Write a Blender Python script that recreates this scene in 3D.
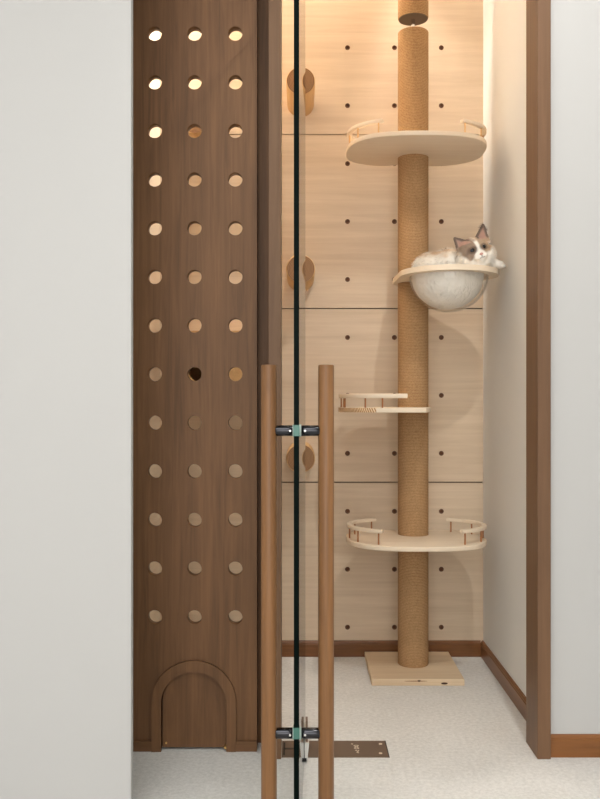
import bpy, bmesh, math, random
from mathutils import Vector, Matrix, noise

random.seed(7)
PI = math.pi
S = bpy.context.scene
for o in list(bpy.data.objects):
    bpy.data.objects.remove(o, do_unlink=True)
C = S.collection

# ------------------------------------------------------------------ camera, world, lights, exposure
EYE = 1.1
FPX = 875.0
cam_d = bpy.data.cameras.new('camera')
cam = bpy.data.objects.new('camera', cam_d)
C.objects.link(cam)
cam.location = (0, 0, EYE)
cam.rotation_euler = (PI / 2, 0, 0)
cam_d.sensor_fit = 'VERTICAL'
cam_d.sensor_height = 36.0
cam_d.lens = FPX / 799.0 * 36.0
cam_d.clip_start = 0.05
S.camera = cam

S.view_settings.view_transform = 'Standard'
S.view_settings.look = 'None'
S.view_settings.gamma = 1.0
S.view_settings.use_curve_mapping = False
S.view_settings.exposure = 0.13

W = bpy.data.worlds.new('world')
S.world = W
W.use_nodes = True
W.node_tree.nodes['Background'].inputs[0].default_value = (0.9, 0.95, 1.0, 1)
W.node_tree.nodes['Background'].inputs[1].default_value = 0.05


def area(name, loc, rot, sx, sy, power, col, spread=PI):
    d = bpy.data.lights.new(name, 'AREA')
    d.shape = 'RECTANGLE'
    d.size, d.size_y = sx, sy
    d.energy = power
    d.color = col
    d.spread = spread
    o = bpy.data.objects.new(name, d)
    C.objects.link(o)
    o.location = loc
    o.rotation_euler = rot
    return o


def spot(name, loc, target, power, col, angle, blend, radius):
    d = bpy.data.lights.new(name, 'SPOT')
    d.energy = power
    d.color = col
    d.spot_size = math.radians(angle)
    d.spot_blend = blend
    d.shadow_soft_size = radius
    o = bpy.data.objects.new(name, d)
    C.objects.link(o)
    o.location = loc
    o.rotation_euler = (Vector(target) - Vector(loc)).to_track_quat('-Z', 'Y').to_euler()
    return o


CEIL = 3.25
WARM = (1.0, 0.95, 0.87)
NEUT = (1.0, 0.988, 0.975)
area('room_light', (-0.6, -0.3, CEIL - 0.03), (0, 0, 0), 2.6, 2.0, 24, NEUT)
area('rear_fill_light', (-0.10, -1.53, 1.45), (PI / 2, 0, 0), 2.6, 2.2, 42, NEUT)  # added fill light, unseen behind the camera
spot('front_downlight', (0.66, 1.60, CEIL - 0.03), (0.45, 3.3, 0.8), 66, (1.0, 0.975, 0.94), 88, 1.0, 0.035)
area('cove_strip', (0.11, 3.69, CEIL - 0.03), (0, 0, 0), 1.33, 0.04, 6.5, WARM)
spot('alcove_downlight', (0.36, 3.62, CEIL - 0.03), (0.75, 3.30, 1.4), 44, WARM, 62, 0.7, 0.03)
area('alcove_left_strip', (-0.36, 3.30, CEIL - 0.03), (0, math.radians(27), 0), 0.30, 0.70, 16, WARM, math.radians(80))


# ------------------------------------------------------------------ materials
def srgb(r, g, b):
    f = lambda c: (c / 255 / 12.92) if c / 255 <= 0.04045 else ((c / 255 + 0.055) / 1.055) ** 2.4
    return (f(r), f(g), f(b), 1)


def mat(name, col, rough=0.5, metal=0.0, spec=0.5):
    m = bpy.data.materials.new(name)
    m.use_nodes = True
    b = m.node_tree.nodes['Principled BSDF']
    b.inputs['Base Color'].default_value = col
    b.inputs['Roughness'].default_value = rough
    b.inputs['Metallic'].default_value = metal
    b.inputs['Specular IOR Level'].default_value = spec
    return m


def nd(m, t, **kw):
    n = m.node_tree.nodes.new(t)
    for k, v in kw.items():
        setattr(n, k, v)
    return n


def lk(m, a, b):
    m.node_tree.links.new(a, b)


def coords(m, scale, rot=(0, 0, 0)):
    tc = nd(m, 'ShaderNodeTexCoord')
    mp = nd(m, 'ShaderNodeMapping')
    mp.inputs['Scale'].default_value = scale
    mp.inputs['Rotation'].default_value = rot
    lk(m, tc.outputs['Object'], mp.inputs['Vector'])
    return mp.outputs['Vector']


def wood(name, light, dark, grain='Z', fine=60.0, rough=0.5, spec=0.35, contrast=0.5, patch=2.0, bump=0.05):
    """grain = the axis the fibres run along"""
    m = mat(name, light, rough, 0, spec)
    b = m.node_tree.nodes['Principled BSDF']
    sc = {'X': (0.045, 1, 1), 'Y': (1, 0.045, 1), 'Z': (1, 1, 0.045)}[grain]
    v1 = coords(m, tuple(s * fine for s in sc))
    n1 = nd(m, 'ShaderNodeTexNoise')
    n1.inputs['Scale'].default_value = 1.0
    n1.inputs['Detail'].default_value = 6
    n1.inputs['Roughness'].default_value = 0.65
    n1.inputs['Distortion'].default_value = 0.6
    lk(m, v1, n1.inputs['Vector'])
    sc2 = {'X': (0.22, 1, 1), 'Y': (1, 0.22, 1), 'Z': (1, 1, 0.22)}[grain]
    v2 = coords(m, tuple(s * patch * 4 for s in sc2))
    n2 = nd(m, 'ShaderNodeTexNoise')
    n2.inputs['Scale'].default_value = 1.0
    n2.inputs['Detail'].default_value = 3
    lk(m, v2, n2.inputs['Vector'])
    mx = nd(m, 'ShaderNodeMath', operation='MULTIPLY_ADD')
    lk(m, n1.outputs['Fac'], mx.inputs[0])
    mx.inputs[1].default_value = 0.6
    m2 = nd(m, 'ShaderNodeMath', operation='MULTIPLY')
    lk(m, n2.outputs['Fac'], m2.inputs[0])
    m2.inputs[1].default_value = 0.4
    lk(m, m2.outputs[0], mx.inputs[2])
    r = nd(m, 'ShaderNodeValToRGB')
    r.color_ramp.elements[0].position = 0.5 - 0.5 * (1 - contrast) * 0.6
    r.color_ramp.elements[1].position = 0.5 + 0.5 * (1 - contrast) * 0.6
    r.color_ramp.elements[0].color = dark
    r.color_ramp.elements[1].color = light
    lk(m, mx.outputs[0], r.inputs[0])
    lk(m, r.outputs[0], b.inputs['Base Color'])
    if bump:
        bp = nd(m, 'ShaderNodeBump')
        bp.inputs['Strength'].default_value = bump
        bp.inputs['Distance'].default_value = 0.002
        lk(m, n1.outputs['Fac'], bp.inputs['Height'])
        lk(m, bp.outputs[0], b.inputs['Normal'])
    return m


M = {}
M['walnut'] = wood('walnut', srgb(131, 93, 61), srgb(88, 61, 38), 'Z', 55, 0.5, 0.3, 0.38, 1.5)
M['walnut_flat'] = wood('walnut_flat', srgb(128, 91, 60), srgb(90, 62, 39), 'X', 55, 0.5, 0.3, 0.25, 1.5)
M['jamb'] = wood('jamb_wood', srgb(127, 95, 69), srgb(98, 71, 50), 'Z', 50, 0.45, 0.3, 0.25, 1.2)
M['handle'] = wood('handle_wood', srgb(152, 107, 65), srgb(96, 64, 36), 'Z', 70, 0.38, 0.4, 0.25, 2.0)
M['base_x'] = wood('baseboard_wood', srgb(150, 96, 48), srgb(108, 66, 31), 'X', 60, 0.35, 0.45, 0.3, 2.0)
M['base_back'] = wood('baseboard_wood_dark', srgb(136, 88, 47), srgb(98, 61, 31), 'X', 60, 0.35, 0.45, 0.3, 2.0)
M['base_y'] = wood('baseboard_wood_side', srgb(144, 96, 54), srgb(106, 68, 38), 'Y', 60, 0.35, 0.45, 0.3, 2.0)
M['oak'] = wood('pale_oak', srgb(230, 210, 185), srgb(207, 184, 157), 'X', 42, 0.55, 0.25, 0.35, 0.8, 0.03)
M['oak_y'] = wood('pale_oak_side', srgb(246, 232, 210), srgb(232, 212, 186), 'Y', 42, 0.55, 0.25, 0.35, 0.8, 0.03)
M['birch'] = wood('birch', srgb(243, 226, 203), srgb(228, 207, 180), 'X', 60, 0.5, 0.3, 0.2, 1.5, 0.02)
M['pine'] = wood('pine_base', srgb(236, 214, 184), srgb(208, 178, 142), 'X', 50, 0.55, 0.25, 0.15, 1.5, 0.03)
M['peg'] = wood('peg_wood', srgb(222, 184, 132), srgb(188, 144, 96), 'Y', 60, 0.5, 0.3, 0.2, 1.5, 0.03)
M['rod'] = mat('baluster_wood', srgb(170, 112, 66), 0.5)
M['rod_pale'] = mat('baluster_pale', srgb(214, 170, 116), 0.5)
M['socket'] = mat('socket_brown', srgb(112, 70, 40), 0.6)
M['seam'] = mat('seam_dark', srgb(96, 70, 48), 0.8)
M['chrome'] = mat('chrome', (0.75, 0.76, 0.78, 1), 0.12, 1.0)
M['black_chrome'] = mat('black_chrome', (0.05, 0.05, 0.055, 1), 0.12, 1.0)
M['satin'] = mat('satin_steel', (0.80, 0.79, 0.76, 1), 0.45, 0.7)
M['black'] = mat('black_slot', (0.012, 0.011, 0.01, 1), 0.5)
M['brass'] = mat('brass_dot', srgb(214, 176, 110), 0.35, 0.8)
M['bronze'] = mat('bronze_plate', srgb(126, 106, 90), 0.42, 0.35, 0.4)
M['etched'] = mat('etched_mark', srgb(225, 208, 186), 0.5)
M['teal'] = mat('teal_refraction', srgb(64, 110, 98), 0.25)  # colour of the standoff metal as refracted in the glass edge
M['white_ring'] = mat('white_washer', srgb(170, 186, 178), 0.3)
M['disc'] = mat('dark_disc', srgb(112, 96, 78), 0.75)

# peg end grain: concentric growth rings
m = mat('peg_end', srgb(150, 112, 78), 0.6, 0, 0.25)
v = coords(m, (1, 1, 1))
sp = nd(m, 'ShaderNodeTexWave', wave_type='RINGS', rings_direction='Y')
sp.inputs['Scale'].default_value = 55
sp.inputs['Distortion'].default_value = 3.5
sp.inputs['Detail'].default_value = 3
sp.inputs['Detail Scale'].default_value = 0.6
lk(m, v, sp.inputs['Vector'])
r = nd(m, 'ShaderNodeValToRGB')
r.color_ramp.elements[0].color = srgb(128, 92, 60)
r.color_ramp.elements[1].color = srgb(168, 130, 94)
lk(m, sp.outputs['Color'], r.inputs[0])
lk(m, r.outputs[0], m.node_tree.nodes['Principled BSDF'].inputs['Base Color'])
M['peg_end'] = m

# laminated shelf edge: diagonal finger stripes
m = mat('laminated_edge', srgb(230, 200, 160), 0.5)
v = coords(m, (1, 1, 1), (0, 0.55, math.radians(50)))
wv = nd(m, 'ShaderNodeTexWave', wave_type='BANDS', bands_direction='X')
wv.inputs['Scale'].default_value = 46
wv.inputs['Distortion'].default_value = 0.15
lk(m, v, wv.inputs['Vector'])
r = nd(m, 'ShaderNodeValToRGB')
r.color_ramp.elements[0].position = 0.35
r.color_ramp.elements[1].position = 0.6
r.color_ramp.elements[0].color = srgb(168, 112, 58)
r.color_ramp.elements[1].color = srgb(240, 214, 176)
lk(m, wv.outputs['Color'], r.inputs[0])
lk(m, r.outputs[0], m.node_tree.nodes['Principled BSDF'].inputs['Base Color'])
M['lam'] = m

# sisal rope wound round a post
m = mat('sisal', srgb(196, 150, 100), 0.9, 0, 0.1)
b = m.node_tree.nodes['Principled BSDF']
v = coords(m, (1, 1, 1))
wv = nd(m, 'ShaderNodeTexWave', wave_type='BANDS', bands_direction='Z')
wv.inputs['Scale'].default_value = 52
wv.inputs['Distortion'].default_value = 1.2
wv.inputs['Detail'].default_value = 2
wv.inputs['Detail Scale'].default_value = 3
lk(m, v, wv.inputs['Vector'])
nz = nd(m, 'ShaderNodeTexNoise')
nz.inputs['Scale'].default_value = 220
nz.inputs['Detail'].default_value = 3
lk(m, v, nz.inputs['Vector'])
mx = nd(m, 'ShaderNodeMath', operation='MULTIPLY_ADD')
lk(m, nz.outputs['Fac'], mx.inputs[0])
mx.inputs[1].default_value = 0.8
m2 = nd(m, 'ShaderNodeMath', operation='MULTIPLY')
lk(m, wv.outputs['Fac'], m2.inputs[0])
m2.inputs[1].default_value = 0.35
lk(m, m2.outputs[0], mx.inputs[2])
r = nd(m, 'ShaderNodeValToRGB')
r.color_ramp.elements[0].position = 0.3
r.color_ramp.elements[1].position = 0.8
r.color_ramp.elements[0].color = srgb(148, 113, 78)
r.color_ramp.elements[1].color = srgb(194, 156, 114)
lk(m, mx.outputs[0], r.inputs[0])
lk(m, r.outputs[0], b.inputs['Base Color'])
bp = nd(m, 'ShaderNodeBump')
bp.inputs['Strength'].default_value = 0.4
bp.inputs['Distance'].default_value = 0.004
lk(m, mx.outputs[0], bp.inputs['Height'])
lk(m, bp.outputs[0], b.inputs['Normal'])
M['sisal'] = m


def plaster(name, col):
    m = mat(name, col, 0.85, 0, 0.15)
    b = m.node_tree.nodes['Principled BSDF']
    v = coords(m, (1, 1, 1))
    n = nd(m, 'ShaderNodeTexNoise')
    n.inputs['Scale'].default_value = 160
    n.inputs['Detail'].default_value = 3
    lk(m, v, n.inputs['Vector'])
    bp = nd(m, 'ShaderNodeBump')
    bp.inputs['Strength'].default_value = 0.06
    bp.inputs['Distance'].default_value = 0.002
    lk(m, n.outputs['Fac'], bp.inputs['Height'])
    lk(m, bp.outputs[0], b.inputs['Normal'])
    return m


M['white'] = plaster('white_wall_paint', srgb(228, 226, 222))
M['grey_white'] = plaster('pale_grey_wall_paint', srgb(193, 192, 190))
M['ceiling'] = plaster('white_ceiling_paint', srgb(235, 234, 231))

# floor: pale mottled stone / micro-cement
m = mat('pale_stone_floor', srgb(212, 208, 202), 0.55, 0, 0.3)
b = m.node_tree.nodes['Principled BSDF']
v = coords(m, (1, 1, 1))
n1 = nd(m, 'ShaderNodeTexNoise')
n1.inputs['Scale'].default_value = 75
n1.inputs['Detail'].default_value = 8
n1.inputs['Roughness'].default_value = 0.75
lk(m, v, n1.inputs['Vector'])
n2 = nd(m, 'ShaderNodeTexNoise')
n2.inputs['Scale'].default_value = 5
n2.inputs['Detail'].default_value = 3
lk(m, v, n2.inputs['Vector'])
ad = nd(m, 'ShaderNodeMath', operation='MULTIPLY_ADD')
lk(m, n1.outputs['Fac'], ad.inputs[0])
ad.inputs[1].default_value = 0.8
m2 = nd(m, 'ShaderNodeMath', operation='MULTIPLY')
lk(m, n2.outputs['Fac'], m2.inputs[0])
m2.inputs[1].default_value = 0.2
lk(m, m2.outputs[0], ad.inputs[2])
r = nd(m, 'ShaderNodeValToRGB')
r.color_ramp.elements[0].position = 0.38
r.color_ramp.elements[1].position = 0.62
r.color_ramp.elements[0].color = srgb(210, 208, 203)
r.color_ramp.elements[1].color = srgb(236, 234, 230)
lk(m, ad.outputs[0], r.inputs[0])
lk(m, r.outputs[0], b.inputs['Base Color'])
M['floor'] = m


def clear(name, tint, ior):
    m = bpy.data.materials.new(name)
    m.use_nodes = True
    nt = m.node_tree
    nt.nodes.remove(nt.nodes['Principled BSDF'])
    out = nt.nodes['Material Output']
    t = nd(m, 'ShaderNodeBsdfTransparent')
    t.inputs[0].default_value = tint
    g = nd(m, 'ShaderNodeBsdfGlossy')
    g.inputs['Roughness'].default_value = 0.02
    # Schlick reflectance of a thin clear sheet, the same from both of its faces
    lw = nd(m, 'ShaderNodeLayerWeight')
    lw.inputs['Blend'].default_value = 0.5
    p5 = nd(m, 'ShaderNodeMath', operation='POWER')
    lk(m, lw.outputs['Facing'], p5.inputs[0])
    p5.inputs[1].default_value = 5.0
    f0 = ((ior - 1) / (ior + 1)) ** 2
    fr = nd(m, 'ShaderNodeMath', operation='MULTIPLY_ADD')
    lk(m, p5.outputs[0], fr.inputs[0])
    fr.inputs[1].default_value = 1 - f0
    fr.inputs[2].default_value = f0
    mx = nd(m, 'ShaderNodeMixShader')
    lk(m, fr.outputs[0], mx.inputs[0])
    lk(m, t.outputs[0], mx.inputs[1])
    lk(m, g.outputs[0], mx.inputs[2])
    lk(m, mx.outputs[0], out.inputs['Surface'])
    return m


M['glass'] = clear('door_glass', (0.96, 0.985, 0.97, 1), 1.5)
M['acrylic'] = clear('clear_acrylic', (1, 0.998, 0.995, 1), 1.4)
M['glass_edge'] = mat('green_glass_edge', (0.0008, 0.004, 0.003, 1), 0.35, 0, 0.04)

m = mat('glow', (1, 1, 1, 1))
b = m.node_tree.nodes['Principled BSDF']
b.inputs['Emission Color'].default_value = (1, 0.9, 0.75, 1)
b.inputs['Emission Strength'].default_value = 3.0
M['glow'] = m
m = mat('panel_glow', (1, 1, 1, 1))
b = m.node_tree.nodes['Principled BSDF']
b.inputs['Emission Color'].default_value = (0.95, 0.98, 1, 1)
b.inputs['Emission Strength'].default_value = 1.5
M['panel_glow'] = m


# ------------------------------------------------------------------ mesh helpers
def origin_of(parent):
    v = Vector((0, 0, 0))
    while parent is not None:
        v = v + Vector(parent.location)
        parent = parent.parent
    return v


def link(name, me, m, parent=None, smooth=False, angle=None):
    """me is in world coordinates; it is linked as one mesh object (child of parent)"""
    o = bpy.data.objects.new(name, me)
    C.objects.link(o)
    if parent is not None:
        me.transform(Matrix.Translation(-origin_of(parent)))
        o.parent = parent
    for mm in (m if isinstance(m, (list, tuple)) else [m]):
        me.materials.append(mm)
    if smooth:
        for p in me.polygons:
            p.use_smooth = True
        if angle:
            try:
                me.set_sharp_from_angle(angle=math.radians(angle))
            except Exception:
                pass
    return o


def obj(name, bm, m, parent=None, smooth=False, angle=40):
    bmesh.ops.recalc_face_normals(bm, faces=bm.faces)
    me = bpy.data.meshes.new(name)
    bm.to_mesh(me)
    bm.free()
    return link(name, me, m, parent, smooth, angle)


def thing(name, label, cat, loc, group=None):
    o = bpy.data.objects.new(name, None)
    o.empty_display_size = 0.1
    C.objects.link(o)
    o.location = loc
    return tag(o, label, cat, group)


def tag(o, label, cat, group=None, kind='thing'):
    o['label'] = label
    o['category'] = cat
    o['kind'] = kind
    if group:
        o['group'] = group
    return o


def struct(o, label, cat):
    return tag(o, label, cat, None, 'structure')


def rebase(o, loc):
    """move a top-level mesh's origin to loc without moving its geometry"""
    o.data.transform(Matrix.Translation(-Vector(loc)))
    o.location = loc
    return o


def box(bm, x0, x1, y0, y1, z0, z1, bev=0.0, seg=2):
    vs = [bm.verts.new((x, y, z)) for x in (x0, x1) for y in (y0, y1) for z in (z0, z1)]
    q = [(0, 1, 3, 2), (4, 6, 7, 5), (0, 4, 5, 1), (2, 3, 7, 6), (0, 2, 6, 4), (1, 5, 7, 3)]
    fs = [bm.faces.new([vs[i] for i in f]) for f in q]
    if bev > 0:
        es = list({e for f in fs for e in f.edges})
        bmesh.ops.bevel(bm, geom=es, offset=bev, segments=seg, affect='EDGES', profile=0.5)
    return bm


def boxm(x0, x1, y0, y1, z0, z1, bev=0.0, seg=2):
    return box(bmesh.new(), x0, x1, y0, y1, z0, z1, bev, seg)


def lathe(bm, prof, c, axis='Z', n=48, close=False):
    """prof: (radius, along-axis) pairs, spun about axis through c"""
    rings = []
    for (r, h) in prof:
        if r < 1e-6:
            p = {'Z': (0, 0, h), 'Y': (0, h, 0), 'X': (h, 0, 0)}[axis]
            rings.append([bm.verts.new(Vector(c) + Vector(p))])
            continue
        ring = []
        for i in range(n):
            a = 2 * PI * i / n
            u, w = r * math.cos(a), r * math.sin(a)
            p = {'Z': (u, w, h), 'Y': (u, h, w), 'X': (h, u, w)}[axis]
            ring.append(bm.verts.new(Vector(c) + Vector(p)))
        rings.append(ring)
    pairs = list(zip(rings, rings[1:])) + ([(rings[-1], rings[0])] if close else [])
    for a, b in pairs:
        for i in range(n):
            j = (i + 1) % n
            if len(a) == 1 and len(b) == 1:
                continue
            if len(a) == 1:
                bm.faces.new((a[0], b[j], b[i]))
            elif len(b) == 1:
                bm.faces.new((a[i], a[j], b[0]))
            else:
                bm.faces.new((a[i], a[j], b[j], b[i]))
    return bm


def cyl(c, r, h0, h1, axis='Z', n=32, bev=0.0):
    if bev > 0:
        prof = [(0, h0), (r - bev, h0), (r - bev * 0.3, h0 + bev * 0.3), (r, h0 + bev), (r, h1 - bev), (r - bev * 0.3, h1 - bev * 0.3), (r - bev, h1), (0, h1)]
    else:
        prof = [(0, h0), (r, h0), (r, h1), (0, h1)]
    return lathe(bmesh.new(), prof, c, axis, n)


def prism(pts, z0, z1, bev=0.0, seg=2):
    """horizontal outline (x, y) extruded from z0 to z1 with softened rims"""
    bm = bmesh.new()
    vs = [bm.verts.new((x, y, z0)) for x, y in pts]
    f = bm.faces.new(vs)
    r = bmesh.ops.extrude_face_region(bm, geom=[f])
    bmesh.ops.translate(bm, verts=[g for g in r['geom'] if isinstance(g, bmesh.types.BMVert)], vec=(0, 0, z1 - z0))
    if bev > 0:
        es = [e for e in bm.edges if abs(e.verts[0].co.z - e.verts[1].co.z) < 1e-7]
        bmesh.ops.bevel(bm, geom=es, offset=bev, segments=seg, affect='EDGES', profile=0.5)
    return bm


def filled(outlines, depth):
    """a plate from closed 2D outlines, inner ones cut holes; lies in XY, centred on Z=0"""
    cu = bpy.data.curves.new('outline', 'CURVE')
    cu.dimensions = '2D'
    cu.fill_mode = 'BOTH'
    cu.extrude = depth / 2
    for pts in outlines:
        s = cu.splines.new('POLY')
        s.points.add(len(pts) - 1)
        for p, (x, y) in zip(s.points, pts):
            p.co = (x, y, 0, 1)
        s.use_cyclic_u = True
    t = bpy.data.objects.new('outline', cu)
    C.objects.link(t)
    dg = bpy.context.evaluated_depsgraph_get()
    dg.update()
    me = bpy.data.meshes.new_from_object(t.evaluated_get(dg))
    bpy.data.objects.remove(t, do_unlink=True)
    bpy.data.curves.remove(cu)
    bm = bmesh.new()
    bm.from_mesh(me)
    bmesh.ops.remove_doubles(bm, verts=bm.verts, dist=1e-6)
    bm.to_mesh(me)
    bm.free()
    me.materials.clear()
    return me


def upright(outlines, y0, y1):
    """outlines in (x, z), a plate standing between y0 and y1"""
    me = filled(outlines, y1 - y0)
    me.transform(Matrix(((1, 0, 0, 0), (0, 0, 1, (y0 + y1) / 2), (0, 1, 0, 0), (0, 0, 0, 1))))
    bm = bmesh.new()
    bm.from_mesh(me)
    bmesh.ops.recalc_face_normals(bm, faces=bm.faces)
    bm.to_mesh(me)
    bm.free()
    return me


def circle(cx, cy, r, n=32):
    return [(cx + r * math.cos(2 * PI * i / n), cy + r * math.sin(2 * PI * i / n)) for i in range(n)]


def rect(x0, x1, y0, y1):
    return [(x0, y0), (x1, y0), (x1, y1), (x0, y1)]


# ------------------------------------------------------------------ the setting
BACK = 3.75      # face of the oak panels
RWALL = 0.785    # inner right wall of the cat room
LWALL = -0.60    # inner left wall of the cat room
FRONT = 2.70     # face of the corridor wall right of the opening

struct(obj('floor', boxm(-2.2, 2.4, -1.6, 3.9, -0.06, 0.0), M['floor']), 'pale grey mottled stone floor running through the doorway', 'floor')
ceil = struct(obj('ceiling', boxm(-2.2, 2.4, -1.6, 3.9, CEIL, CEIL + 0.06), M['ceiling']), 'white painted ceiling above the doorway', 'ceiling')
for (x, y) in ((0.66, 1.60), (0.36, 3.62)):
    b_ = lathe(bmesh.new(), [(0.040, CEIL), (0.040, CEIL - 0.004), (0.058, CEIL - 0.004), (0.060, CEIL)], (x, y, 0), 'Z', 40)
    obj('downlight_ring', b_, M['white'], ceil, True)
b_ = boxm(-0.555, 0.775, 3.67, 3.71, CEIL - 0.008, CEIL - 0.001)
obj('light_strip', b_, M['glow'], ceil)
obj('light_strip', boxm(-0.51, -0.21, 2.95, 3.65, CEIL - 0.008, CEIL - 0.001), M['glow'], ceil)
b_ = boxm(-1.9, 0.7, -1.3, 0.7, CEIL - 0.012, CEIL - 0.001)
obj('light_panel', b_, M['panel_glow'], ceil)

# back wall: plaster core, oak panels with drilled sockets
wall_back = struct(obj('wall_back', boxm(-0.62, 0.80, 3.768, 3.83, 0, CEIL), M['seam']), 'back wall clad in pale oak panels with peg sockets', 'wall')
PH = 0.745
COLS = [0.0026, 0.2036, 0.4046, 0.6056]
PEG_Z = [0.8660, 1.6190, 2.3670]
for k in range(5):
    z0, z1 = k * PH + 0.0025, min((k + 1) * PH, CEIL) - 0.0025
    holes, cents = [], []
    for cx in COLS:
        for j in range(3):
            cz = k * PH + PH / 6 + j * PH / 3
            if cz > z1 - 0.03:
                continue
            if cx < 0.1 and any(abs(cz - pz) < 0.05 for pz in PEG_Z):
                continue
            holes.append(circle(cx, cz, 0.0105, 20))
            cents.append((cx, cz))
    pan = link('wall_panel', upright([rect(-0.62, 0.80, z0, z1)] + holes, BACK, 3.768), M['oak'], wall_back)
    for cx, cz in cents:
        b_ = lathe(bmesh.new(), [(0.0104, -0.0005), (0.0078, 0.0005), (0.0072, 0.010), (0.0, 0.011)], (cx, BACK, cz), 'Y', 20)
        obj('peg_socket', b_, M['socket'], pan, True, 30)

struct(obj('wall_right', boxm(RWALL, RWALL + 0.05, 2.80, 3.83, 0, CEIL), M['white']), 'white inner wall right of the cat tree', 'wall')
struct(obj('wall_inner_left', boxm(LWALL - 0.05, LWALL, 2.80, 3.83, 0, CEIL), M['oak_y']), 'pale wooden inner wall behind the perforated panel', 'wall')
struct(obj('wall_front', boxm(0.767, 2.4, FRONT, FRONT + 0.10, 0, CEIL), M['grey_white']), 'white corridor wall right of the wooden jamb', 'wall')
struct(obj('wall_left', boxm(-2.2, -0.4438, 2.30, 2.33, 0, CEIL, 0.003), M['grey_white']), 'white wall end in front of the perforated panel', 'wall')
struct(obj('wall_east', boxm(2.35, 2.4, -1.6, FRONT, 0, CEIL), M['white']), 'white corridor side wall outside the view', 'wall')
struct(obj('wall_west', boxm(-2.2, -2.15, -1.6, 2.30, 0, CEIL), M['white']), 'white corridor wall far to the side', 'wall')
struct(obj('wall_south', boxm(-2.2, 2.4, -1.6, -1.55, 0, CEIL), M['white']), 'white corridor wall behind the viewer', 'wall')
b_ = upright([rect(-1.46, 1.26, 0.30, 2.60), rect(-1.40, 1.20, 0.36, 2.54)], -1.55, -1.515)
struct(link('fill_frame_1', b_, M['white']), 'added white frame round the unseen fill light behind the viewer', 'window')  # made-up frame dressing the fill light on the rear wall
struct(obj('wall_header', boxm(-0.0963, 0.767, 2.70, 2.80, 2.47, CEIL), M['white']), 'white wall above the doorway', 'wall')

# door lining
struct(rebase(obj('trim_1', boxm(-0.0963, -0.0580, 2.675, 2.81, 0, 2.47, 0.0012), M['jamb']), (-0.077, 2.74, 0)), 'brown wooden door post beside the perforated panel', 'door frame')
struct(rebase(obj('trim_2', boxm(0.726, 0.767, 2.675, 2.81, 0, 2.47, 0.0012), M['jamb']), (0.746, 2.74, 0)), 'brown wooden door jamb meeting the white corridor wall', 'door frame')
struct(obj('trim_3', boxm(-0.058, 0.726, 2.675, 2.81, 2.425, 2.47, 0.0012), M['walnut_flat']), 'brown wooden door head above the opening', 'door frame')


def skirting(prof_len, h=0.068, t=0.012):
    """cross-section (out, up) of the stained skirting with a small bead on top"""
    return [(0, 0), (t, 0), (t, h - 0.014), (t - 0.003, h - 0.012), (t - 0.003, h - 0.008), (t - 0.006, h - 0.003), (t - 0.008, h), (0, h)]


def sweep_x(pts, x0, x1, y, sgn=-1):
    bm = bmesh.new()
    a = [bm.verts.new((x0, y + sgn * p, z)) for p, z in pts]
    b = [bm.verts.new((x1, y + sgn * p, z)) for p, z in pts]
    n = len(pts)
    for i in range(n):
        bm.faces.new((a[i], a[(i + 1) % n], b[(i + 1) % n], b[i]))
    bm.faces.new(a)
    bm.faces.new(list(reversed(b)))
    return bm


def sweep_y(pts, y0, y1, x, sgn=-1):
    bm = sweep_x(pts, y0, y1, 0, 1)
    for v in bm.verts:
        y, p, z = v.co
        v.co = (x + sgn * p, y, z)
    return bm


struct(obj('baseboard_back', sweep_x(skirting(1), -0.6, RWALL - 0.012, BACK), M['base_back']), 'dark stained skirting along the oak back wall', 'baseboard')
struct(obj('baseboard_right', sweep_y(skirting(1), 2.81, BACK, RWALL), M['base_y']), 'brown skirting running back along the white inner wall', 'baseboard')
struct(obj('baseboard_front', sweep_x(skirting(1, 0.068, 0.012), 0.767, 2.35, FRONT), M['base_x']), 'warm brown skirting on the white corridor wall', 'baseboard')

# ------------------------------------------------------------------ perforated partition with the arched cat flap
PF = 2.742
PT = 0.036
part = thing('perforated_partition', 'tall dark walnut partition with rows of round holes and arched cat flap', 'partition', (-0.37, PF, 0))
AX, AZ = -0.3320, 0.150
hole_rows = [2.2471 - 0.1525 * k for k in range(-3, 13)]
outline = [(-0.62, 0), (AX - 0.104, 0)]
for i in range(33):
    a = PI - PI * i / 32
    outline.append((AX + 0.104 * math.cos(a), AZ + 0.104 * math.sin(a)))
outline += [(AX + 0.104, 0), (-0.1348, 0), (-0.1348, CEIL), (-0.62, CEIL)]
holes = [circle(hx, hz, 0.0225, 40) for hx in (-0.4555, -0.3310, -0.2028) for hz in hole_rows]
link('panel', upright([outline] + holes, PF, PF + PT), M['walnut'], part)
b_ = boxm(-0.1348, -0.0963, PF + 0.062, PF + 0.072, 0, CEIL)
box(b_, -0.1448, -0.1346, PF + PT, PF + 0.072, 0, CEIL)  # return added to keep alcove light from leaking in beside the panel
obj('filler_strip', b_, M['walnut'], part)
arch = []
for i in range(41):
    a = PI - PI * i / 40
    arch.append((AX + 0.1325 * math.cos(a), AZ + 0.1335 * math.sin(a)))
arch += [(AX + 0.1325, 0), (AX + 0.102, 0)]
for i in range(41):
    a = PI * i / 40
    arch.append((AX + 0.102 * math.cos(a), AZ + 0.100 * math.sin(a)))
arch += [(AX - 0.102, 0), (AX - 0.1325, 0)]
link('arch_trim', upright([arch], PF - 0.012, PF), M['walnut'], part)
obj('plinth', boxm(-0.62, AX - 0.1325, PF - 0.010, PF, 0, 0.032, 0.001), M['walnut_flat'], part)
obj('plinth', boxm(AX + 0.1325, -0.1348, PF - 0.010, PF, 0, 0.032, 0.001), M['walnut_flat'], part)
fl = [(AX - 0.0995, 0.008)]
for i in range(33):
    a = PI - PI * i / 32
    fl.append((AX + 0.0995 * math.cos(a), AZ + 0.0975 * math.sin(a)))
fl.append((AX + 0.0995, 0.008))
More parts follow.
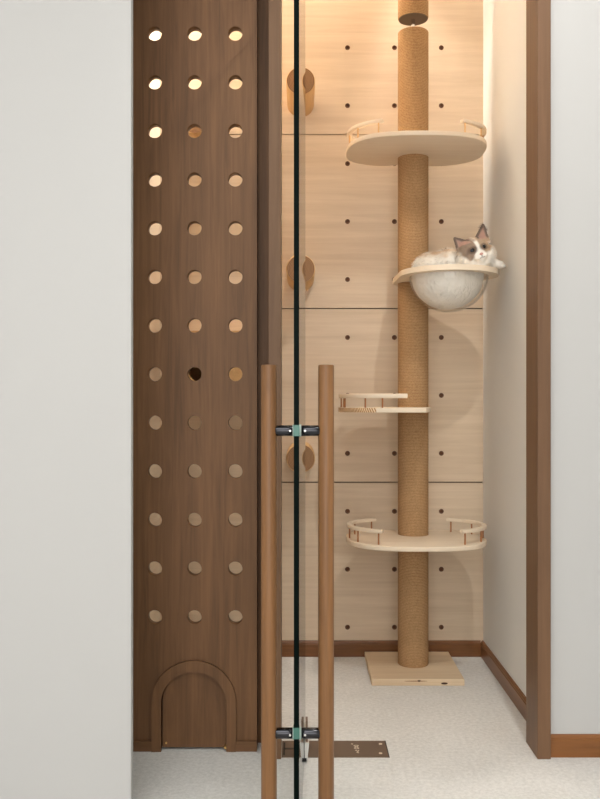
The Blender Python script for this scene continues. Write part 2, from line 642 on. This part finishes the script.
flap = link('cat_flap', upright([fl], PF + 0.006, PF + 0.024), M['walnut'], part)
blocker = [(AX - 0.112, 0.0)] + [(AX + 0.112 * math.cos(PI - PI * k / 32), AZ + 0.112 * math.sin(PI - PI * k / 32)) for k in range(33)] + [(AX + 0.112, 0.0)]
link('leak_blocker', upright([blocker], PF + PT, PF + PT + 0.006), M['walnut'], part)  # added behind the flap to block light leaking round it
obj('pivot_pin', cyl((AX - 0.088, PF, 0.022), 0.003, 0.003, 0.008, 'Y', 16), M['brass'], flap)
obj('pivot_pin', cyl((AX + 0.0985, PF, 0.014), 0.004, -0.014, 0.004, 'Y', 16), M['brass'], flap)

# ------------------------------------------------------------------ glass door
NEAR, FAR = Vector((-0.0082, 2.04, 0)), Vector((0.0112, 2.82, 0))
door = thing('glass_door', 'frameless glass door standing open edge-on with wooden pull handles', 'door', (0.009, 2.75, 0))
dirv = (FAR - NEAR).normalized()
nrm = Vector((dirv.y, -dirv.x, 0))     # towards +x
TH = 0.0125
bm = bmesh.new()
Z0, Z1 = 0.012, 2.42
cs = [NEAR - nrm * TH / 2, NEAR + nrm * TH / 2, FAR + nrm * TH / 2, FAR - nrm * TH / 2]
lo = [bm.verts.new((c.x, c.y, Z0)) for c in cs]
hi = [bm.verts.new((c.x, c.y, Z1)) for c in cs]
for i in range(4):
    j = (i + 1) % 4
    f = bm.faces.new((lo[i], lo[j], hi[j], hi[i]))
    f.material_index = 1 if i in (0, 2) else 0
bm.faces.new(lo).material_index = 1
bm.faces.new(hi).material_index = 1
obj('glass_pane', bm, [M['glass'], M['glass_edge']], door)

HY = 2.080
GX = NEAR.x + (HY - NEAR.y) * dirv.x / dirv.y


def pull(xc, side):
    bm = lathe(bmesh.new(), [(0, 0.11), (0.0165, 0.11), (0.0185, 0.112), (0.0188, 0.115), (0.0188, 1.179), (0.0180, 1.1815), (0.0165, 1.1825), (0, 1.1825)], (xc, HY, 0), 'Z', 40)
    bar = obj('pull_handle', bm, M['handle'], door, True, 35)
    for z in (1.026, 0.307):
        g = GX + side * (TH / 2)
        e = xc - side * 0.0155
        lo_, hi_ = (g + side * 0.004, e) if side > 0 else (e, g + side * 0.004)
        obj('standoff', cyl((0, HY, z), 0.0128, lo_, hi_, 'X', 32, 0.001), M['black_chrome'], bar, True, 35)
        a_, b_ = sorted((g, g + side * 0.004))
        obj('washer', cyl((0, HY, z), 0.0150, a_, b_, 'X', 32), M['white_ring'], bar, True, 35)
        obj('set_screw', cyl((g + side * (0.013 if side > 0 else 0.010), HY - 0.0122, z), 0.0026, -0.0016, 0.001, 'Y', 14), M['satin'], bar, True, 35)
    return bar


pull(-0.0737, -1)
pull(0.0620, 1)
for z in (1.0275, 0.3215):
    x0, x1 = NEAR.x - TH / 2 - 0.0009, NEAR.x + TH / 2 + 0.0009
    obj('edge_refraction', boxm(x0, x1, NEAR.y - 0.002, NEAR.y + 0.022, z - 0.013, z + 0.013, 0.0006), M['teal'], door)  # added teal block painting the metal's refraction in the pane edge

# bottom patch fitting clamping the pane over the floor pivot
fit = bmesh.new()
bx = FAR.x - 0.0035
for s in (-1, 1):
    prof = [(0.0066, 0.006), (0.0150, 0.006), (0.0200, 0.058), (0.0066, 0.058)]
    a = [fit.verts.new((bx + s * u, 2.655, z)) for u, z in prof]
    b = [fit.verts.new((bx + 0.003 + s * u, 2.815, z)) for u, z in prof]
    for i in range(4):
        fit.faces.new((a[i], a[(i + 1) % 4], b[(i + 1) % 4], b[i]))
    fit.faces.new(a)
    fit.faces.new(b[::-1])
patch = obj('patch_fitting', fit, M['satin'], door)
for s in (-1, 1):
    obj('clamp_ear', boxm(*sorted((bx + s * 0.0095, bx + s * 0.0160)), 2.662, 2.70, 0.058, 0.122, 0.001), M['bronze'], patch)
obj('pivot_foot', boxm(bx - 0.010, bx + 0.012, 2.652, 2.78, 0.0025, 0.012), M['black'], patch)

# floor spring cover plate
plate = thing('floor_spring_plate', 'flat bronze cover plate set in the floor under the glass door', 'floor plate', (0.106, 2.75, 0))
obj('cover', boxm(-0.0600, 0.2725, 2.687, 2.816, 0.0, 0.0022, 0.0006), M['bronze'], plate)
obj('end_rim', boxm(-0.0640, -0.0565, 2.687, 2.816, 0.0, 0.0034, 0.0005), M['satin'], plate)
obj('gap_shade', boxm(0.2725, 0.2755, 2.687, 2.818, 0.0, 0.0015), M['black'], plate)  # black strip painted as the shade in the gap at the plate's end
obj('pivot_slot', boxm(-0.052, 0.028, 2.744, 2.757, 0.0022, 0.0027), M['black'], plate)
obj('pivot_slot', boxm(-0.052, -0.047, 2.700, 2.800, 0.0022, 0.0027), M['black'], plate)
for yy in (2.715, 2.788):
    sx = 80.5 / 875 * yy
    obj('screw', cyl((sx, yy, 0), 0.0055, 0.0022, 0.0032, 'Z', 20), M['etched'], plate)


def stroke(pts, w, z):
    """a flat engraved pen stroke lying on the plate"""
    bm = bmesh.new()
    L, R = [], []
    for i, (x, y) in enumerate(pts):
        q, p = pts[max(i - 1, 0)], pts[min(i + 1, len(pts) - 1)]
        d = Vector((p[0] - q[0], p[1] - q[1], 0)).normalized()
        n = Vector((-d.y, d.x, 0)) * w / 2
        L.append((x + n.x, y + n.y))
        R.append((x - n.x, y - n.y))
    for z_ in (z, z + 0.0006):
        pass
    a = [bm.verts.new((x, y, z + 0.0006)) for x, y in L]
    b = [bm.verts.new((x, y, z + 0.0006)) for x, y in R]
    c = [bm.verts.new((x, y, z)) for x, y in L]
    d = [bm.verts.new((x, y, z)) for x, y in R]
    for i in range(len(pts) - 1):
        bm.faces.new((a[i], a[i + 1], b[i + 1], b[i]))
        bm.faces.new((a[i], c[i], c[i + 1], a[i + 1]))
        bm.faces.new((b[i], b[i + 1], d[i + 1], d[i]))
    return bm


# script mark running across the plate (read from the side): a dot, a looped letter, a tail
lx, ly = 0.172, 2.752
st = bmesh.new()
obj('engraved_mark', cyl((lx - 0.006, ly + 0.036, 0), 0.0035, 0.0022, 0.0028, 'Z', 16), M['etched'], plate)
loop = [(lx + 0.006 + 0.007 * math.sin(t * 2), ly + 0.012 - 0.016 * math.cos(t) * 0.9) for t in [i * PI / 10 for i in range(21)]]
obj('engraved_mark', stroke(loop, 0.0026, 0.0022), M['etched'], plate)
tail = [(lx + 0.001 + 0.011 * i / 8, ly - 0.018 + 0.006 * math.sin(i * 0.9)) for i in range(9)]
obj('engraved_mark', stroke(tail, 0.0026, 0.0022), M['etched'], plate)
tail = [(lx + 0.004 + 0.007 * i / 8, ly - 0.032 + 0.003 * math.sin(i * 0.8)) for i in range(9)]
obj('engraved_mark', stroke(tail, 0.0022, 0.0022), M['etched'], plate)

# ------------------------------------------------------------------ climbing pegs on the back wall
peg = thing('climbing_peg', 'x', 'climbing peg', (COLS[0], BACK, PEG_Z[2]), 'round wooden pegs in one column behind the glass door')
R_, L_ = 0.0577, 0.27
b_ = lathe(bmesh.new(), [(R_, 0), (R_, -L_ + 0.004), (R_ - 0.003, -L_)], (COLS[0], BACK, PEG_Z[2]), 'Y', 56)
obj('shaft', b_, M['peg'], peg, True, 40)
b_ = lathe(bmesh.new(), [(R_ - 0.003, -L_), (0.0, -L_)], (COLS[0], BACK, PEG_Z[2]), 'Y', 56)
obj('end_face', b_, M['peg_end'], peg)


def dup(root, loc, label, group=None):
    r = root.copy()
    C.objects.link(r)
    r.location = loc
    r['label'] = label
    if group:
        r['group'] = group
    for ch in list(root.children):
        c = ch.copy()
        C.objects.link(c)
        c.parent = r
        for g in list(ch.children):
            d = g.copy()
            C.objects.link(d)
            d.parent = c
    return r


peg['label'] = 'round wooden wall peg, topmost behind the glass door edge'
dup(peg, (COLS[0], BACK, PEG_Z[1]), 'round wooden wall peg, middle one of three behind the glass edge')
dup(peg, (COLS[0], BACK, PEG_Z[0]), 'round wooden wall peg, lowest, at the height of the door handle fitting')
dup(peg, (-0.418, BACK, 2.215), 'orange wooden wall peg glimpsed through a hole in the walnut partition', 'pegs behind the partition')

# wooden cubby on the back wall, glimpsed through the partition's holes
cub = thing('cat_cubby', 'brown wooden wall cubby glimpsed through the holes of the partition', 'cat cubby', (-0.35, BACK, 1.13))
x0, x1 = -0.485, -0.185
obj('bottom_board', boxm(x0, x1, 3.47, BACK, 1.13, 1.148, 0.001), M['peg'], cub)
obj('top_board', boxm(x0, x1, 3.47, BACK, 1.355, 1.373, 0.001), M['peg'], cub)
obj('side_board', boxm(x0, x0 + 0.016, 3.47, BACK, 1.148, 1.355, 0.001), M['peg'], cub)
obj('side_board', boxm(x1 - 0.016, x1, 3.47, BACK, 1.148, 1.355, 0.001), M['peg'], cub)
obj('back_board', boxm(x0 + 0.016, x1 - 0.016, BACK - 0.014, BACK - 0.001, 1.148, 1.355), M['peg'], cub)
fb = upright([rect(x0 + 0.016, x1 - 0.016, 1.148, 1.355), circle(-0.375, 1.235, 0.075, 40)], 3.478, 3.492)
link('front_board', fb, M['peg'], cub)

# ------------------------------------------------------------------ cat tree
PX, PY, PR = 0.4600, 3.557, 0.0615
tree = thing('cat_tree', 'tall cat tree with sisal post and pale wooden shelves', 'cat tree', (PX, PY, 0))
base = obj('base_board', prism(rect(0.2755, 0.632, 3.362, 3.728), 0, 0.026, 0.002), M['pine'], tree)
for (kx, kz, rx, rz) in ((0.4575, 0.0185, 0.007, 0.0035), (0.555, 0.009, 0.013, 0.004), (0.445, 0.018, 0.045, 0.0018)):
    b_ = lathe(bmesh.new(), [(1.0, 0.0), (0.0, -0.0004)], (0, 0, 0), 'Y', 20)
    for v in b_.verts:
        v.co = (kx + v.co.x * rx, 3.362 + v.co.y, kz + v.co.z * rz)
    obj('knot', b_, mat('knot', srgb(70, 44, 26) if rx < 0.03 else srgb(150, 98, 60), 0.7), base)


def rope_post(name, z0, z1, parent):
    prof = [(0, z0), (PR - 0.002, z0), (PR, z0 + 0.004)]
    n = int((z1 - z0) / 0.0065)
    for i in range(n * 2):
        z = z0 + 0.005 + (z1 - z0 - 0.010) * i / (n * 2 - 1)
        prof.append((PR + (0.0004 if i % 2 else -0.0003), z))
    prof += [(PR, z1 - 0.004), (PR - 0.004, z1), (0, z1)]
    return obj(name, lathe(bmesh.new(), prof, (PX, PY, 0), 'Z', 56), M['sisal'], parent, True, 60)


ZTOP = EYE + (399.5 - 27.5) / 875 * 3.51
ZDRUM = EYE + (399.5 - 19.2) / 875 * PY
rope_post('sisal_post', 0.026, ZTOP, tree)
drum = rope_post('ceiling_drum', ZDRUM, CEIL, tree)
obj('end_disc', cyl((PX, PY, 0), PR - 0.003, ZDRUM - 0.002, ZDRUM, 'Z', 48), M['disc'], drum)
rod = obj('tension_rod', cyl((PX, PY, 0), 0.008, ZTOP - 0.002, ZDRUM - 0.001, 'Z', 24), M['chrome'], tree, True, 40)


def shelf_outline(n=120, a=0.275, waist=True, grow=0.0):
    """straight-fronted oblong, fuller towards the back, with a shallow waist behind the post"""
    pts = []
    for i in range(n):
        t = 2 * PI * i / n
        c, s = math.cos(t), math.sin(t)
        ex, b = (2.5, 0.185) if s > 0 else (2.8, 0.262)
        u = (a + grow) * math.copysign(abs(c) ** (2 / ex), c)
        v = (b + grow) * math.copysign(abs(s) ** (2 / ex), s)
        if v > 0 and waist:
            v -= 0.055 * math.exp(-(u / 0.07) ** 2)
        pts.append((PX + u, 3.512 + v))
    return pts


def strip(path, w):
    """outline of a band of width w along an open path"""
    L, R = [], []
    for i, p in enumerate(path):
        q, s = path[max(i - 1, 0)], path[min(i + 1, len(path) - 1)]
        d = Vector((s[0] - q[0], s[1] - q[1])).normalized()
        n = Vector((-d.y, d.x)) * w / 2
        L.append((p[0] + n.x, p[1] + n.y))
        R.append((p[0] - n.x, p[1] - n.y))
    return L + R[::-1]


def resample(path, n):
    d = [0]
    for p, q in zip(path, path[1:]):
        d.append(d[-1] + math.hypot(q[0] - p[0], q[1] - p[1]))
    out = []
    for k in range(n):
        t = d[-1] * k / (n - 1)
        i = max(j for j in range(len(d)) if d[j] <= t + 1e-9)
        i = min(i, len(path) - 2)
        f = (t - d[i]) / max(d[i + 1] - d[i], 1e-9)
        out.append((path[i][0] + f * (path[i + 1][0] - path[i][0]), path[i][1] + f * (path[i + 1][1] - path[i][1])))
    return out


def make_rail(shelf, path, zt, zr, nrods, rodmat, h=0.013, w=0.020, ends=0.04, fr=None):
    path = resample(path, 44)
    r = obj('guard_rail', prism(strip(path, w), zr, zr + h, 0.002), M['birch'], shelf, True, 35)
    dense = resample(path, 400)
    for k in range(nrods):
        f = fr[k] if fr else ends + (1 - 2 * ends) * k / (nrods - 1)
        x, y = dense[int(f * 399)]
        obj('baluster', cyl((x, y, 0), 0.0032, zt, zr, 'Z', 12), rodmat, shelf, True, 40)
    return r


def full_shelf(zt, th, rodmat):
    s = obj('shelf', prism(shelf_outline(), zt - th, zt, 0.003), M['birch'], tree, True, 35)
    inner = []
    for i in range(400):
        t = 2 * PI * i / 400
        c, s_ = math.cos(t), math.sin(t)
        inner.append((PX + 0.264 * math.copysign(abs(c) ** 0.92, c), 3.462 + 0.193 * math.copysign(abs(s_) ** 0.92, s_)))
    L = [p for p in inner if p[0] < PX - 0.148]
    R = [p for p in inner if p[0] > PX + 0.148]
    L.sort(key=lambda p: math.atan2(p[1] - 3.462, -(p[0] - PX)))
    R.sort(key=lambda p: math.atan2(p[1] - 3.462, p[0] - PX))
    for P in (L, R):
        make_rail(s, P, zt, zt + 0.044, 5, rodmat)
    return s


full_shelf(2.100, 0.018, M['rod_pale'])
full_shelf(0.552, 0.018, M['rod'])

# small half shelf at mid height
zs = 1.069
pts = []
vc, bb = 3.468, 0.20
for i in range(49):
    t = PI / 2 + PI * i / 48
    c, s = math.cos(t), math.sin(t)
    pts.append((0.31 + 0.158 * -abs(c) ** (2 / 2.2), vc + bb * math.copysign(abs(s) ** (2 / 2.2), s)))
pts += [(0.470, vc - bb), (0.478, vc - bb + 0.008), (0.520, 3.47), (0.520, vc + bb - 0.04), (0.480, vc + bb)]
bm = prism(pts, zs - 0.018, zs, 0.0015)
bmesh.ops.recalc_face_normals(bm, faces=bm.faces)
for f in bm.faces:
    c = f.calc_center_median()
    if abs(f.normal.z) < 0.5 and c.x < 0.285:
        f.material_index = 1
half = obj('half_shelf', bm, [M['birch'], M['lam']], tree, True, 35)
rp = []
for i in range(200):
    t = PI / 2 + PI * i / 199
    c, s = math.cos(t), math.sin(t)
    rp.append((0.31 + 0.146 * -abs(c) ** (2 / 2.2), vc + 0.188 * math.copysign(abs(s) ** (2 / 2.2), s)))
rp = [p for p in rp if not (p[1] > vc and p[0] > 0.215)] + [(0.402, vc - 0.188)]
rp_len = [0.0]
for p, q in zip(rp, rp[1:]):
    rp_len.append(rp_len[-1] + math.hypot(q[0] - p[0], q[1] - p[1]))
near = lambda x, y: rp_len[min(range(len(rp)), key=lambda i: math.hypot(rp[i][0] - x, rp[i][1] - y))] / rp_len[-1]
fr = [near(0.175, 3.560), near(0.166, 3.490), near(0.178, 3.390), near(0.245, 3.29), near(0.318, 3.28)]
make_rail(half, rp, zs, zs + 0.036, 5, M['rod'], 0.017, 0.018, 0.05, fr)

# hammock: teardrop plate, clear bowl
HX, HYY, HZ = 0.571, 3.36, 1.571
ring_r, col_r = 0.188, 0.083
d = Vector((HX - PX, HYY - PY, 0))
dist = d.length
th0 = math.atan2(d.y, d.x)
al = PI - math.acos((ring_r - col_r) / dist)
pl = []
for i in range(49):
    a = th0 - al + 2 * al * i / 48
    pl.append((HX + ring_r * math.cos(a), HYY + ring_r * math.sin(a)))
for i in range(33):
    a = th0 + al + (2 * PI - 2 * al) * i / 32
    pl.append((PX + col_r * math.cos(a), PY + col_r * math.sin(a)))
me = filled([pl, circle(HX, HYY, 0.1505, 64), circle(PX, PY, PR + 0.0015, 48)], 0.020)
me.transform(Matrix.Translation((0, 0, HZ + 0.010)))
bm = bmesh.new()
bm.from_mesh(me)
ham = obj('hammock_plate', bm, M['birch'], tree, True, 35)
ham['label'] = 'pale plate holding the clear bowl'
BR = 0.150
prof = []
for i in range(25):
    a = PI / 2 * i / 24
    prof.append((BR * math.cos(a), -0.136 * math.sin(a)))
prof[-1] = (0.0, -0.136)
prof = [(BR + 0.014, 0.0245), (BR + 0.014, 0.0215), (BR, 0.0205)] + prof
inn = []
for i in range(25):
    a = PI / 2 * (24 - i) / 24
    inn.append(((BR - 0.0035) * math.cos(a), -0.1325 * math.sin(a)))
inn[0] = (0.0, -0.1325)
inn += [(BR - 0.0035, 0.0245)]
bm = lathe(bmesh.new(), prof, (HX, HYY, HZ), 'Z', 72)
lathe(bm, inn, (HX, HYY, HZ), 'Z', 72)
bowl = obj('clear_bowl', bm, M['acrylic'], ham, True, 50)
bowl['label'] = 'transparent half-sphere bowl'

# ------------------------------------------------------------------ the cat in the bowl
def at(px, py, d):
    return Vector(((px - 300) / FPX * d, d, EYE + (399.5 - py) / FPX * d))


def ell(bm, c, r, rot=None, sub=3):
    g = bmesh.ops.create_icosphere(bm, subdivisions=sub, radius=1.0)
    for v in g['verts']:
        p = Vector((v.co.x * r[0], v.co.y * r[1], v.co.z * r[2]))
        if rot:
            p = rot @ p
        v.co = Vector(c) + p


def tube(bm, pts, rads, steps=7):
    for (p, q), (r, s) in zip(zip(pts, pts[1:]), zip(rads, rads[1:])):
        for k in range(steps):
            f = k / (steps - 1)
            rr = r + (s - r) * f
            ell(bm, Vector(p).lerp(Vector(q), f), (rr, rr, rr), None, 2)


ROLL = Matrix.Rotation(math.radians(-19), 4, 'Y').to_3x3()   # viewer's right side of the head goes up
YAW = Matrix.Rotation(math.radians(8), 4, 'Z').to_3x3()     # face turned to the viewer's right
HD = YAW @ ROLL
HC = at(473.8, 252.4, 3.265)
HS = 1.17


def hp(x, y, z):
    """head space (mm): x viewer's right, y towards the viewer, z up"""
    return HC + HD @ (Vector((x, -y, z)) * 0.001 * HS)


bm = bmesh.new()
# trunk pressed into the bowl
ell(bm, (HX - 0.005, HYY - 0.002, HZ + 0.002), (0.137, 0.139, 0.128), None, 4)
for v in bm.verts:
    if v.co.z > HZ:
        v.co.z = HZ + (v.co.z - HZ) * 0.30
ell(bm, (HX - 0.045, HYY + 0.02, HZ + 0.040), (0.085, 0.085, 0.058))       # haunch
ell(bm, (HX + 0.005, HYY + 0.005, HZ + 0.050), (0.085, 0.080, 0.058))      # back
ell(bm, (HX - 0.085, HYY - 0.005, HZ + 0.012), (0.045, 0.06, 0.034))
ell(bm, (HX + 0.070, HYY - 0.035, HZ + 0.030), (0.060, 0.065, 0.065))      # chest
tube(bm, [(HX + 0.060, HYY - 0.04, HZ + 0.055), hp(-8, -26, -14)], [0.054, 0.050])
# head
ell(bm, HC, (0.053 * HS, 0.052 * HS, 0.049 * HS), HD)
ell(bm, hp(0, -4, 14), (0.0503, 0.0491, 0.0398), HD)
ell(bm, hp(-29, 8, -18), (0.0363, 0.0374, 0.0339), HD)
ell(bm, hp(29, 8, -16), (0.0374, 0.0374, 0.0363), HD)
ell(bm, hp(0, 36, -12), (0.0199, 0.0257, 0.0257), HD)
ell(bm, hp(-9, 45, -22), (0.0170, 0.0164, 0.0135), HD)
ell(bm, hp(9, 45, -22), (0.0170, 0.0164, 0.0135), HD)
ell(bm, hp(0, 39, -32), (0.0164, 0.0164, 0.0117), HD)
ell(bm, hp(0, 10, -38), (0.0468, 0.0421, 0.0281), HD)


EARS = {-1: ((-46, 66), (-9, 39), (-49, 14)), 1: ((63, 80), (17, 39), (60, 15))}


def ear(sx):
    T, A, B = EARS[sx]
    tip = hp(T[0], -6, T[1])
    b0, b1 = hp(A[0], 2, A[1]), hp(B[0], 0, B[1])
    n = 13
    for k in range(n):
        f = k / n
        p, q = b0.lerp(tip, f), b1.lerp(tip, f)
        m_ = max(2, int(9 * (1 - f)) + 1)
        for j in range(m_ + 1):
            g = j / m_
            c = p.lerp(q, g)
            bow = math.sin(PI * g) * 0.010 * (1 - f)
            c = c + HD @ Vector((0, bow, 0))
            rr = 0.0054 * (1 - 0.25 * f)
            ell(bm, c, (rr, rr, rr), None, 1)


ear(-1)
ear(1)
# front leg over the rim, paw with toes
PWC = Vector((0.752, 3.285, HZ + 0.0345))
tube(bm, [(HX + 0.075, HYY - 0.07, HZ + 0.046), (HX + 0.13, HYY - 0.085, HZ + 0.044), PWC], [0.024, 0.020, 0.0165])
for k in range(5):
    a = math.radians(-62 + 26 * k)
    ell(bm, PWC + Vector((0.015 * math.cos(a), 0.016 * math.sin(a) - 0.001, -0.006)), (0.0075, 0.0075, 0.0075), None, 2)
# second fore paw tucked under the chin
tube(bm, [(HX + 0.05, HYY - 0.08, HZ + 0.046), (HX + 0.085, HYY - 0.135, HZ + 0.042)], [0.022, 0.016])
# tail curled along the back of the bowl
tp = [(HX + 0.105 * math.cos(a), HYY + 0.105 * math.sin(a), HZ + 0.035) for a in [math.radians(160 - 14 * i) for i in range(8)]]
tube(bm, tp, [0.024 - 0.001 * i for i in range(8)], 4)

me = bpy.data.meshes.new('cat_raw')
bm.to_mesh(me)
bm.free()
tmp = bpy.data.objects.new('cat_raw', me)
C.objects.link(tmp)
md = tmp.modifiers.new('join', 'REMESH')
md.mode = 'VOXEL'
md.voxel_size = 0.0026
dg = bpy.context.evaluated_depsgraph_get()
dg.update()
cm = bpy.data.meshes.new_from_object(tmp.evaluated_get(dg))
bpy.data.objects.remove(tmp, do_unlink=True)
bm = bmesh.new()
bm.from_mesh(cm)
for _ in range(4):
    bmesh.ops.smooth_vert(bm, verts=bm.verts, factor=0.5, use_axis_x=True, use_axis_y=True, use_axis_z=True)
bm.to_mesh(cm)
bm.free()

HDI = HD.inverted()
CREAM = Vector(srgb(246, 240, 230)[:3])
TAN = Vector(srgb(214, 184, 150)[:3])
GREY = Vector(srgb(140, 123, 111)[:3])
DARK = Vector(srgb(92, 74, 64)[:3])
PINK = Vector(srgb(192, 152, 136)[:3])


def sst(a, b, x):
    t = min(max((x - a) / (b - a), 0), 1)
    return t * t * (3 - 2 * t)


def coat(p):
    """colour of the fur at a point of the cat"""
    q = HDI @ (p - HC) * (1000 / HS)
    x, y, z = q.x, -q.y, q.z
    w = noise.noise(p * 60) * 0.5
    c = CREAM.copy()
    body = sst(HZ + 0.058, HZ + 0.082, p.z + w * 0.02) * (1 - sst(0.60, 0.64, p.x)) * (0.35 + 0.65 * sst(-0.2, 0.3, noise.noise(p * 30)))
    c = c.lerp(TAN, body * 0.9)
    if q.length < 110 and z > -45 and (y > -28 or z > 42):
        # mask: covers the brow and both sides of the face, leaves a white blaze and muzzle
        blaze = 5.0 + max(0, -z + 8) * 0.62
        left = sst(-blaze + 2 + w * 4, -blaze - 4 + w * 4, x) if x < 0 else 0
        right = sst(blaze - 2, blaze + 4, x) if x > 0 else 0
        top = sst(24, 34, z + w * 6)
        f = max(left, right, top * 0.8)
        f *= sst(-30, -20, z + w * 8 + (0 if x < 0 else -12))
        f *= 1 - sst(44, 54, abs(x) + max(0, -z) * 0.5) * (1 - sst(10, 22, z))
        c = c.lerp(GREY.lerp(TAN, 0.55 if x > 0 else 0.15 * (1 + w)), f)
        # darker round the eyes
        for sx in (-1, 1):
            e = math.hypot((x - sx * 19) / 1.35, z - 5)
            if y > 0:
                c = c.lerp(DARK, 0.75 * (1 - sst(7, 15, e)))
        # ears: dark rim, pink inside
        if z > 30 and abs(x) > 13:
            c = c.lerp(GREY, sst(30, 40, z))
            sx = 1 if x > 0 else -1
            tip, b0, b1 = (Vector(e) for e in EARS[sx])
            pt = Vector((x, z))

            def edge(a, b):
                ab = b - a
                t = min(max((pt - a).dot(ab) / ab.length_squared, 0), 1)
                return (pt - (a + ab * t)).length
            ed = min(edge(b0, tip), edge(b1, tip))
            c = c.lerp(PINK, sst(4, 8, ed) * 0.75 if y > -8 else 0)
            c = c.lerp(DARK, (1 - sst(2.0, 5.5, ed)) * 0.6)
        if y > 34 and ((abs(x) < 1.6 and -25 < z < -17) or (abs(x) < 9 and abs(z + 25.5 + 0.10 * abs(x)) < 1.3)):
            c = c.lerp(DARK, 0.6)
    return c


ca = cm.color_attributes.new('coat', 'FLOAT_COLOR', 'POINT')
for i, v in enumerate(cm.vertices):
    c = coat(v.co)
    ca.data[i].color = (c.x, c.y, c.z, 1)
m = mat('cat_fur', (0.9, 0.85, 0.8, 1), 0.85, 0, 0.15)
att = nd(m, 'ShaderNodeVertexColor', layer_name='coat')
lk(m, att.outputs['Color'], m.node_tree.nodes['Principled BSDF'].inputs['Base Color'])
b = m.node_tree.nodes['Principled BSDF']
v = coords(m, (1, 1, 0.35), (0.3, 0.5, 0.2))
nz = nd(m, 'ShaderNodeTexNoise')
nz.inputs['Scale'].default_value = 45
nz.inputs['Detail'].default_value = 5
nz.inputs['Distortion'].default_value = 1.0
lk(m, v, nz.inputs['Vector'])
bp = nd(m, 'ShaderNodeBump')
bp.inputs['Strength'].default_value = 0.8
bp.inputs['Distance'].default_value = 0.012
lk(m, nz.outputs['Fac'], bp.inputs['Height'])
lk(m, bp.outputs[0], b.inputs['Normal'])
M['fur'] = m

cat = thing('cat', 'fluffy white and grey cat lying in the clear bowl, facing out', 'cat', (HX, HYY, HZ - 0.13))

# short strands rooted on the coat
cm.calc_loop_triangles()
tris = list(cm.loop_triangles)
areas = [t.area for t in tris]
acc, tot = [], 0
for a in areas:
    tot += a
    acc.append(tot)
import bisect
verts, faces, cols = [], [], []
nrm_v = [v.normal.copy() for v in cm.vertices]
for k in range(26000):
    t = tris[min(bisect.bisect(acc, random.random() * tot), len(tris) - 1)]
    u, w = random.random(), random.random()
    if u + w > 1:
        u, w = 1 - u, 1 - w
    i0, i1, i2 = t.vertices
    p = cm.vertices[i0].co * (1 - u - w) + cm.vertices[i1].co * u + cm.vertices[i2].co * w
    n = (nrm_v[i0] * (1 - u - w) + nrm_v[i1] * u + nrm_v[i2] * w).normalized()
    q = HDI @ (p - HC) * (1000 / HS)
    hx, hy, hz = q.x, -q.y, q.z
    inhead = q.length < 84
    if p.z < HZ + 0.028 and not inhead:
        continue
    if inhead:
        ln = 0.0045
        if abs(hx) > 30 and hz < 6:
            ln = 0.011
        if hy > 34 and hz < 0:
            ln = 0.002
        if hz > 44:
            continue
        if hz > 32 and abs(hx) > 16:
            ln = 0.0022
        if any(math.hypot(hx - s * 19, hz - 5) < 8.5 for s in (-1, 1)) and hy > 20:
            continue
        flow = HD @ Vector((0.5 * (1 if hx > 0 else -1), 0.5, -0.5 if hz < 10 else 0.4))
    else:
        ln = 0.014
        flow = Vector((-0.6, 0.1, -0.5))
    if (p - PWC).length < 0.035:
        ln = 0.003
    ln *= 0.6 + 0.8 * random.random()
    d = (n * 0.75 + flow * 0.7 + Vector((random.uniform(-1, 1), random.uniform(-1, 1), random.uniform(-1, 1))) * 0.3).normalized()
    s = d.cross(Vector((random.uniform(-1, 1), random.uniform(-1, 1), random.uniform(-1, 1)))).normalized() * 0.0007
    i = len(verts)
    r0 = p - n * 0.0008
    verts += [r0 - s, r0 + s, p + d * ln + Vector((0, 0, -ln * 0.25))]
    faces.append((i, i + 1, i + 2))
    c = coat(p) * random.uniform(0.94, 1.04)
    cols += [c, c, c]
fm = bpy.data.meshes.new('fur')
fm.from_pydata([tuple(v) for v in verts], [], faces)
fa = fm.color_attributes.new('coat', 'FLOAT_COLOR', 'POINT')
for i, c in enumerate(cols):
    fa.data[i].color = (c.x, c.y, c.z, 1)
link('body', cm, M['fur'], cat, True)
fo = link('fur', fm, M['fur'], cat)
fo['kind'] = 'stuff'
M['eye'] = mat('cat_eye', srgb(48, 52, 62), 0.08, 0, 0.6)
M['pupil'] = mat('cat_pupil', (0.004, 0.004, 0.005, 1), 0.05)
M['nose'] = mat('cat_nose', srgb(206, 156, 144), 0.5)
for sx in (-1, 1):
    bm = bmesh.new()
    ell(bm, hp(sx * 19, 43.3, 5), (0.0094, 0.0080, 0.0073), HD, 3)
    e = obj('eye', bm, M['eye'], cat, True, None)
    bm = bmesh.new()
    ell(bm, hp(sx * 19 + 0.6, 47.6, 5), (0.0064, 0.0038, 0.0068), HD, 3)
    obj('pupil', bm, M['pupil'], e, True, None)
bm = bmesh.new()
ell(bm, hp(0, 56.5, -14.5), (0.0073, 0.0053, 0.0049), HD, 3)
obj('nose', bm, M['nose'], cat, True, None)
